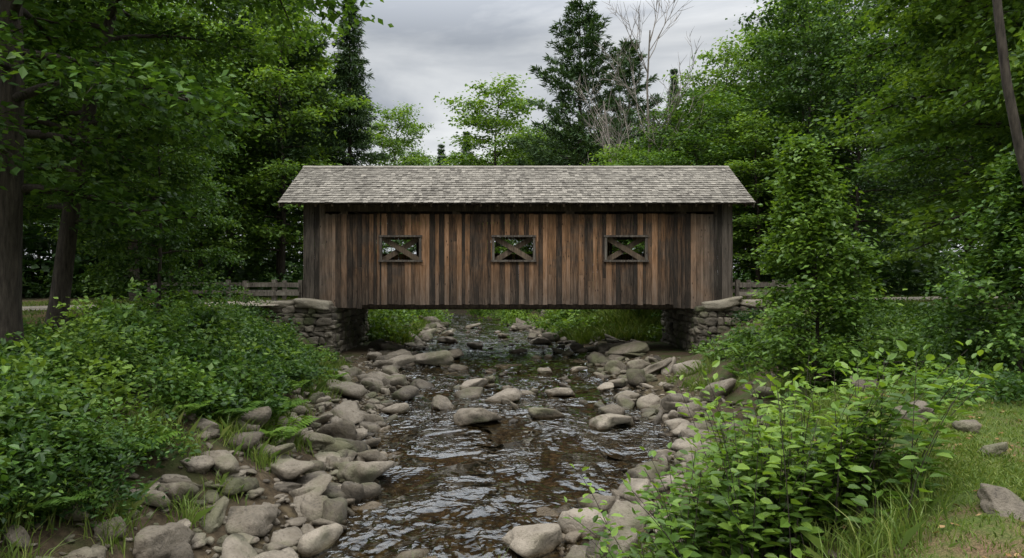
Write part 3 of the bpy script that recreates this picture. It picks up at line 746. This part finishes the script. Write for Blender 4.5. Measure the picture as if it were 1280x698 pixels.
G=Geo();N=1800;x=R_.uniform(2.2,9,N);y=R_.uniform(3,10,N);z,d,rd=terr(x,y,True);k=(lawnmask(x,y,d,rd)>.3)&(vnoise(x*1.1,y*1.1,31)>.42);x,y,z=x[k],y[k],z[k];N=len(x)
G.leaves(np.stack([x,y,z+.02],1),R_.normal(size=(N,3))*np.array([1,1,.15]),UP+R_.normal(size=(N,3))*.3,R_.uniform(.03,.07,N),.6,0,R_.random(N))
G.obj('fallen_leaves',[leafmat('leaf_litter',[(.10,.055,.025),(.19,.11,.05),(.30,.20,.10)],.1,.01)])
G=Geo()
for (cx,cy,sx,sy,n,h) in[(5.0,36,1.8,2.5,9000,.55),(6.2,33.5,1.3,1.5,5000,.5),(-6.2,33.8,1.0,2,5000,.55),(-5.8,38,1.,3,4000,.6),(3.2,41,1.2,3,4000,.6)]:
    x=R_.normal(cx,sx,n);y=R_.normal(cy,sy,n);xl,xr=edges(y);k=((x>xr+.5)|(x<xl-.5))&(y>31.8);blades(G,x[k],y[k],h,.05)
for k in range(150):
    y=R_.uniform(4.5,22);xl,xr=edges(y);x=xl-R_.uniform(1.2,2.4) if R_.random()<.5 else xr+R_.uniform(1.5,3.2)
    n=70;blades(G,R_.normal(x,.10,n),R_.normal(y,.10,n),R_.uniform(.2,.42),.012,lean=.5)
for (x,y) in[(-.5,6.6),(-.2,6.9),(-.9,6.7),(.1,6.5),(1.1,6.6),(1.4,6.9),(1.0,7.1),(1.6,6.4),(1.25,6.2),(2.9,4.9),(3.1,5.3),(2.6,5.0),(3.3,5.8)]:
    n=60;blades(G,R_.normal(x,.12,n),R_.normal(y,.1,n),.38,.011,lean=.45)
G.obj('tall_grass',[M_grass])
G=Geo()
for k in range(175):
    bx=R_.normal(2.3,.62);by=R_.normal(6.1,.42)
    if bx<1.1:bx=R_.uniform(1.15,1.6)
    if bx>3.5:bx=R_.uniform(2.6,3.4)
    g=float(terr(bx,by));H=R_.uniform(.4,1.5)*(1.12-abs(bx-2.3)*.3);ln=np.array([(bx-2.3)*.35+R_.normal(0,.2),R_.normal(0,.22),0])
    u=np.linspace(0,1,8);P=np.array([bx,by,g-.02])+UP*(H*u)[:,None]+ln*(H*u**1.6)[:,None]
    G.tube(P,.0045*(1-.7*u)+.0012,4,0);nl=int(11+H*16)
    s_=np.linspace(.12,1,nl);c=np.stack([np.interp(s_,u,P[:,j]) for j in range(3)],1)
    az=np.arange(nl)*2.4+R_.uniform(0,6);d=np.stack([np.cos(az),np.sin(az),R_.uniform(-.1,.5,nl)],1);d[-2:]+=UP*.8
    pet=R_.uniform(.02,.09,nl)[:,None];c=c+d*pet
    L=R_.uniform(.10,.17,nl)*(1-.35*s_**3);tb=R_.normal(.45,.18)
    G.leaves(c,d,UP+R_.normal(size=(nl,3))*.3,L,.62,1,np.clip(tb+R_.normal(0,.12,nl)+.35*s_-.15,0,1),True)
G.obj('broadleaf_shrub',[M_bark,M_leafb])

# ------------------------------------------------------------------ world, sun, camera
w=bpy.data.worlds.new('World');scene.world=w;w.use_nodes=True;t=w.node_tree;t.nodes.clear()
N_=t.nodes.new;Lk=t.links.new
out=N_('ShaderNodeOutputWorld');bg=N_('ShaderNodeBackground');sky=N_('ShaderNodeTexSky');sky.sky_type='NISHITA';sky.sun_disc=False
sky.sun_elevation=math.radians(55);sky.sun_rotation=math.radians(200)
tc=N_('ShaderNodeTexCoord');mp=N_('ShaderNodeMapping');mp.inputs['Scale'].default_value=(1,1,4.2);Lk(tc.outputs['Generated'],mp.inputs[0])
nz=N_('ShaderNodeTexNoise');nz.inputs['Scale'].default_value=2.3;nz.inputs['Detail'].default_value=6;nz.inputs['Roughness'].default_value=.52;nz.inputs['Distortion'].default_value=.5;Lk(mp.outputs[0],nz.inputs[0])
cr=N_('ShaderNodeValToRGB');e=cr.color_ramp.elements;e[0].position=.38;e[0].color=(.66,.69,.74,1);e[1].position=.62;e[1].color=(1.32,1.31,1.29,1);Lk(nz.outputs[0],cr.inputs[0])
sp=N_('ShaderNodeSeparateXYZ');Lk(tc.outputs['Generated'],sp.inputs[0])
gr=N_('ShaderNodeValToRGB');e=gr.color_ramp.elements
for q in range(2):e.new(.5)
for q,(pp,cc) in enumerate([(0,(.76,.775,.78)),(.33,(.60,.62,.64)),(.55,(2.0,2.02,2.05)),(1,(4.7,4.7,4.7))]):
    e[q].position=pp;e[q].color=(*cc,1)
Lk(sp.outputs[2],gr.inputs[0])
mm=N_('ShaderNodeMix');mm.data_type='RGBA';mm.blend_type='MULTIPLY';mm.inputs[0].default_value=1;Lk(gr.outputs[0],mm.inputs[6]);Lk(cr.outputs[0],mm.inputs[7])
sc_=N_('ShaderNodeVectorMath');sc_.operation='SCALE';sc_.inputs[3].default_value=.1;Lk(sky.outputs[0],sc_.inputs[0])
mx=N_('ShaderNodeMix');mx.data_type='RGBA';mx.inputs[0].default_value=.94;Lk(sc_.outputs[0],mx.inputs[6]);Lk(mm.outputs[2],mx.inputs[7])
Lk(mx.outputs[2],bg.inputs[0]);bg.inputs[1].default_value=1.0;Lk(bg.outputs[0],out.inputs[0])
sd=bpy.data.lights.new('sun','SUN');sd.energy=1.5;sd.angle=math.radians(18);sd.color=(1,.96,.9);so=bpy.data.objects.new('sun',sd);scene.collection.objects.link(so)
so.rotation_euler=(math.radians(35),0,math.radians(-20))
cd=bpy.data.cameras.new('camera');cd.lens=23.9;cd.sensor_width=36;cd.clip_end=1500;cd.clip_start=.05
cam=bpy.data.objects.new('camera',cd);scene.collection.objects.link(cam);cam.location=(0,0,3.2);cam.rotation_euler=(math.radians(90),0,0);scene.camera=cam
scene.view_settings.view_transform='Standard';scene.view_settings.look='None';scene.view_settings.exposure=0
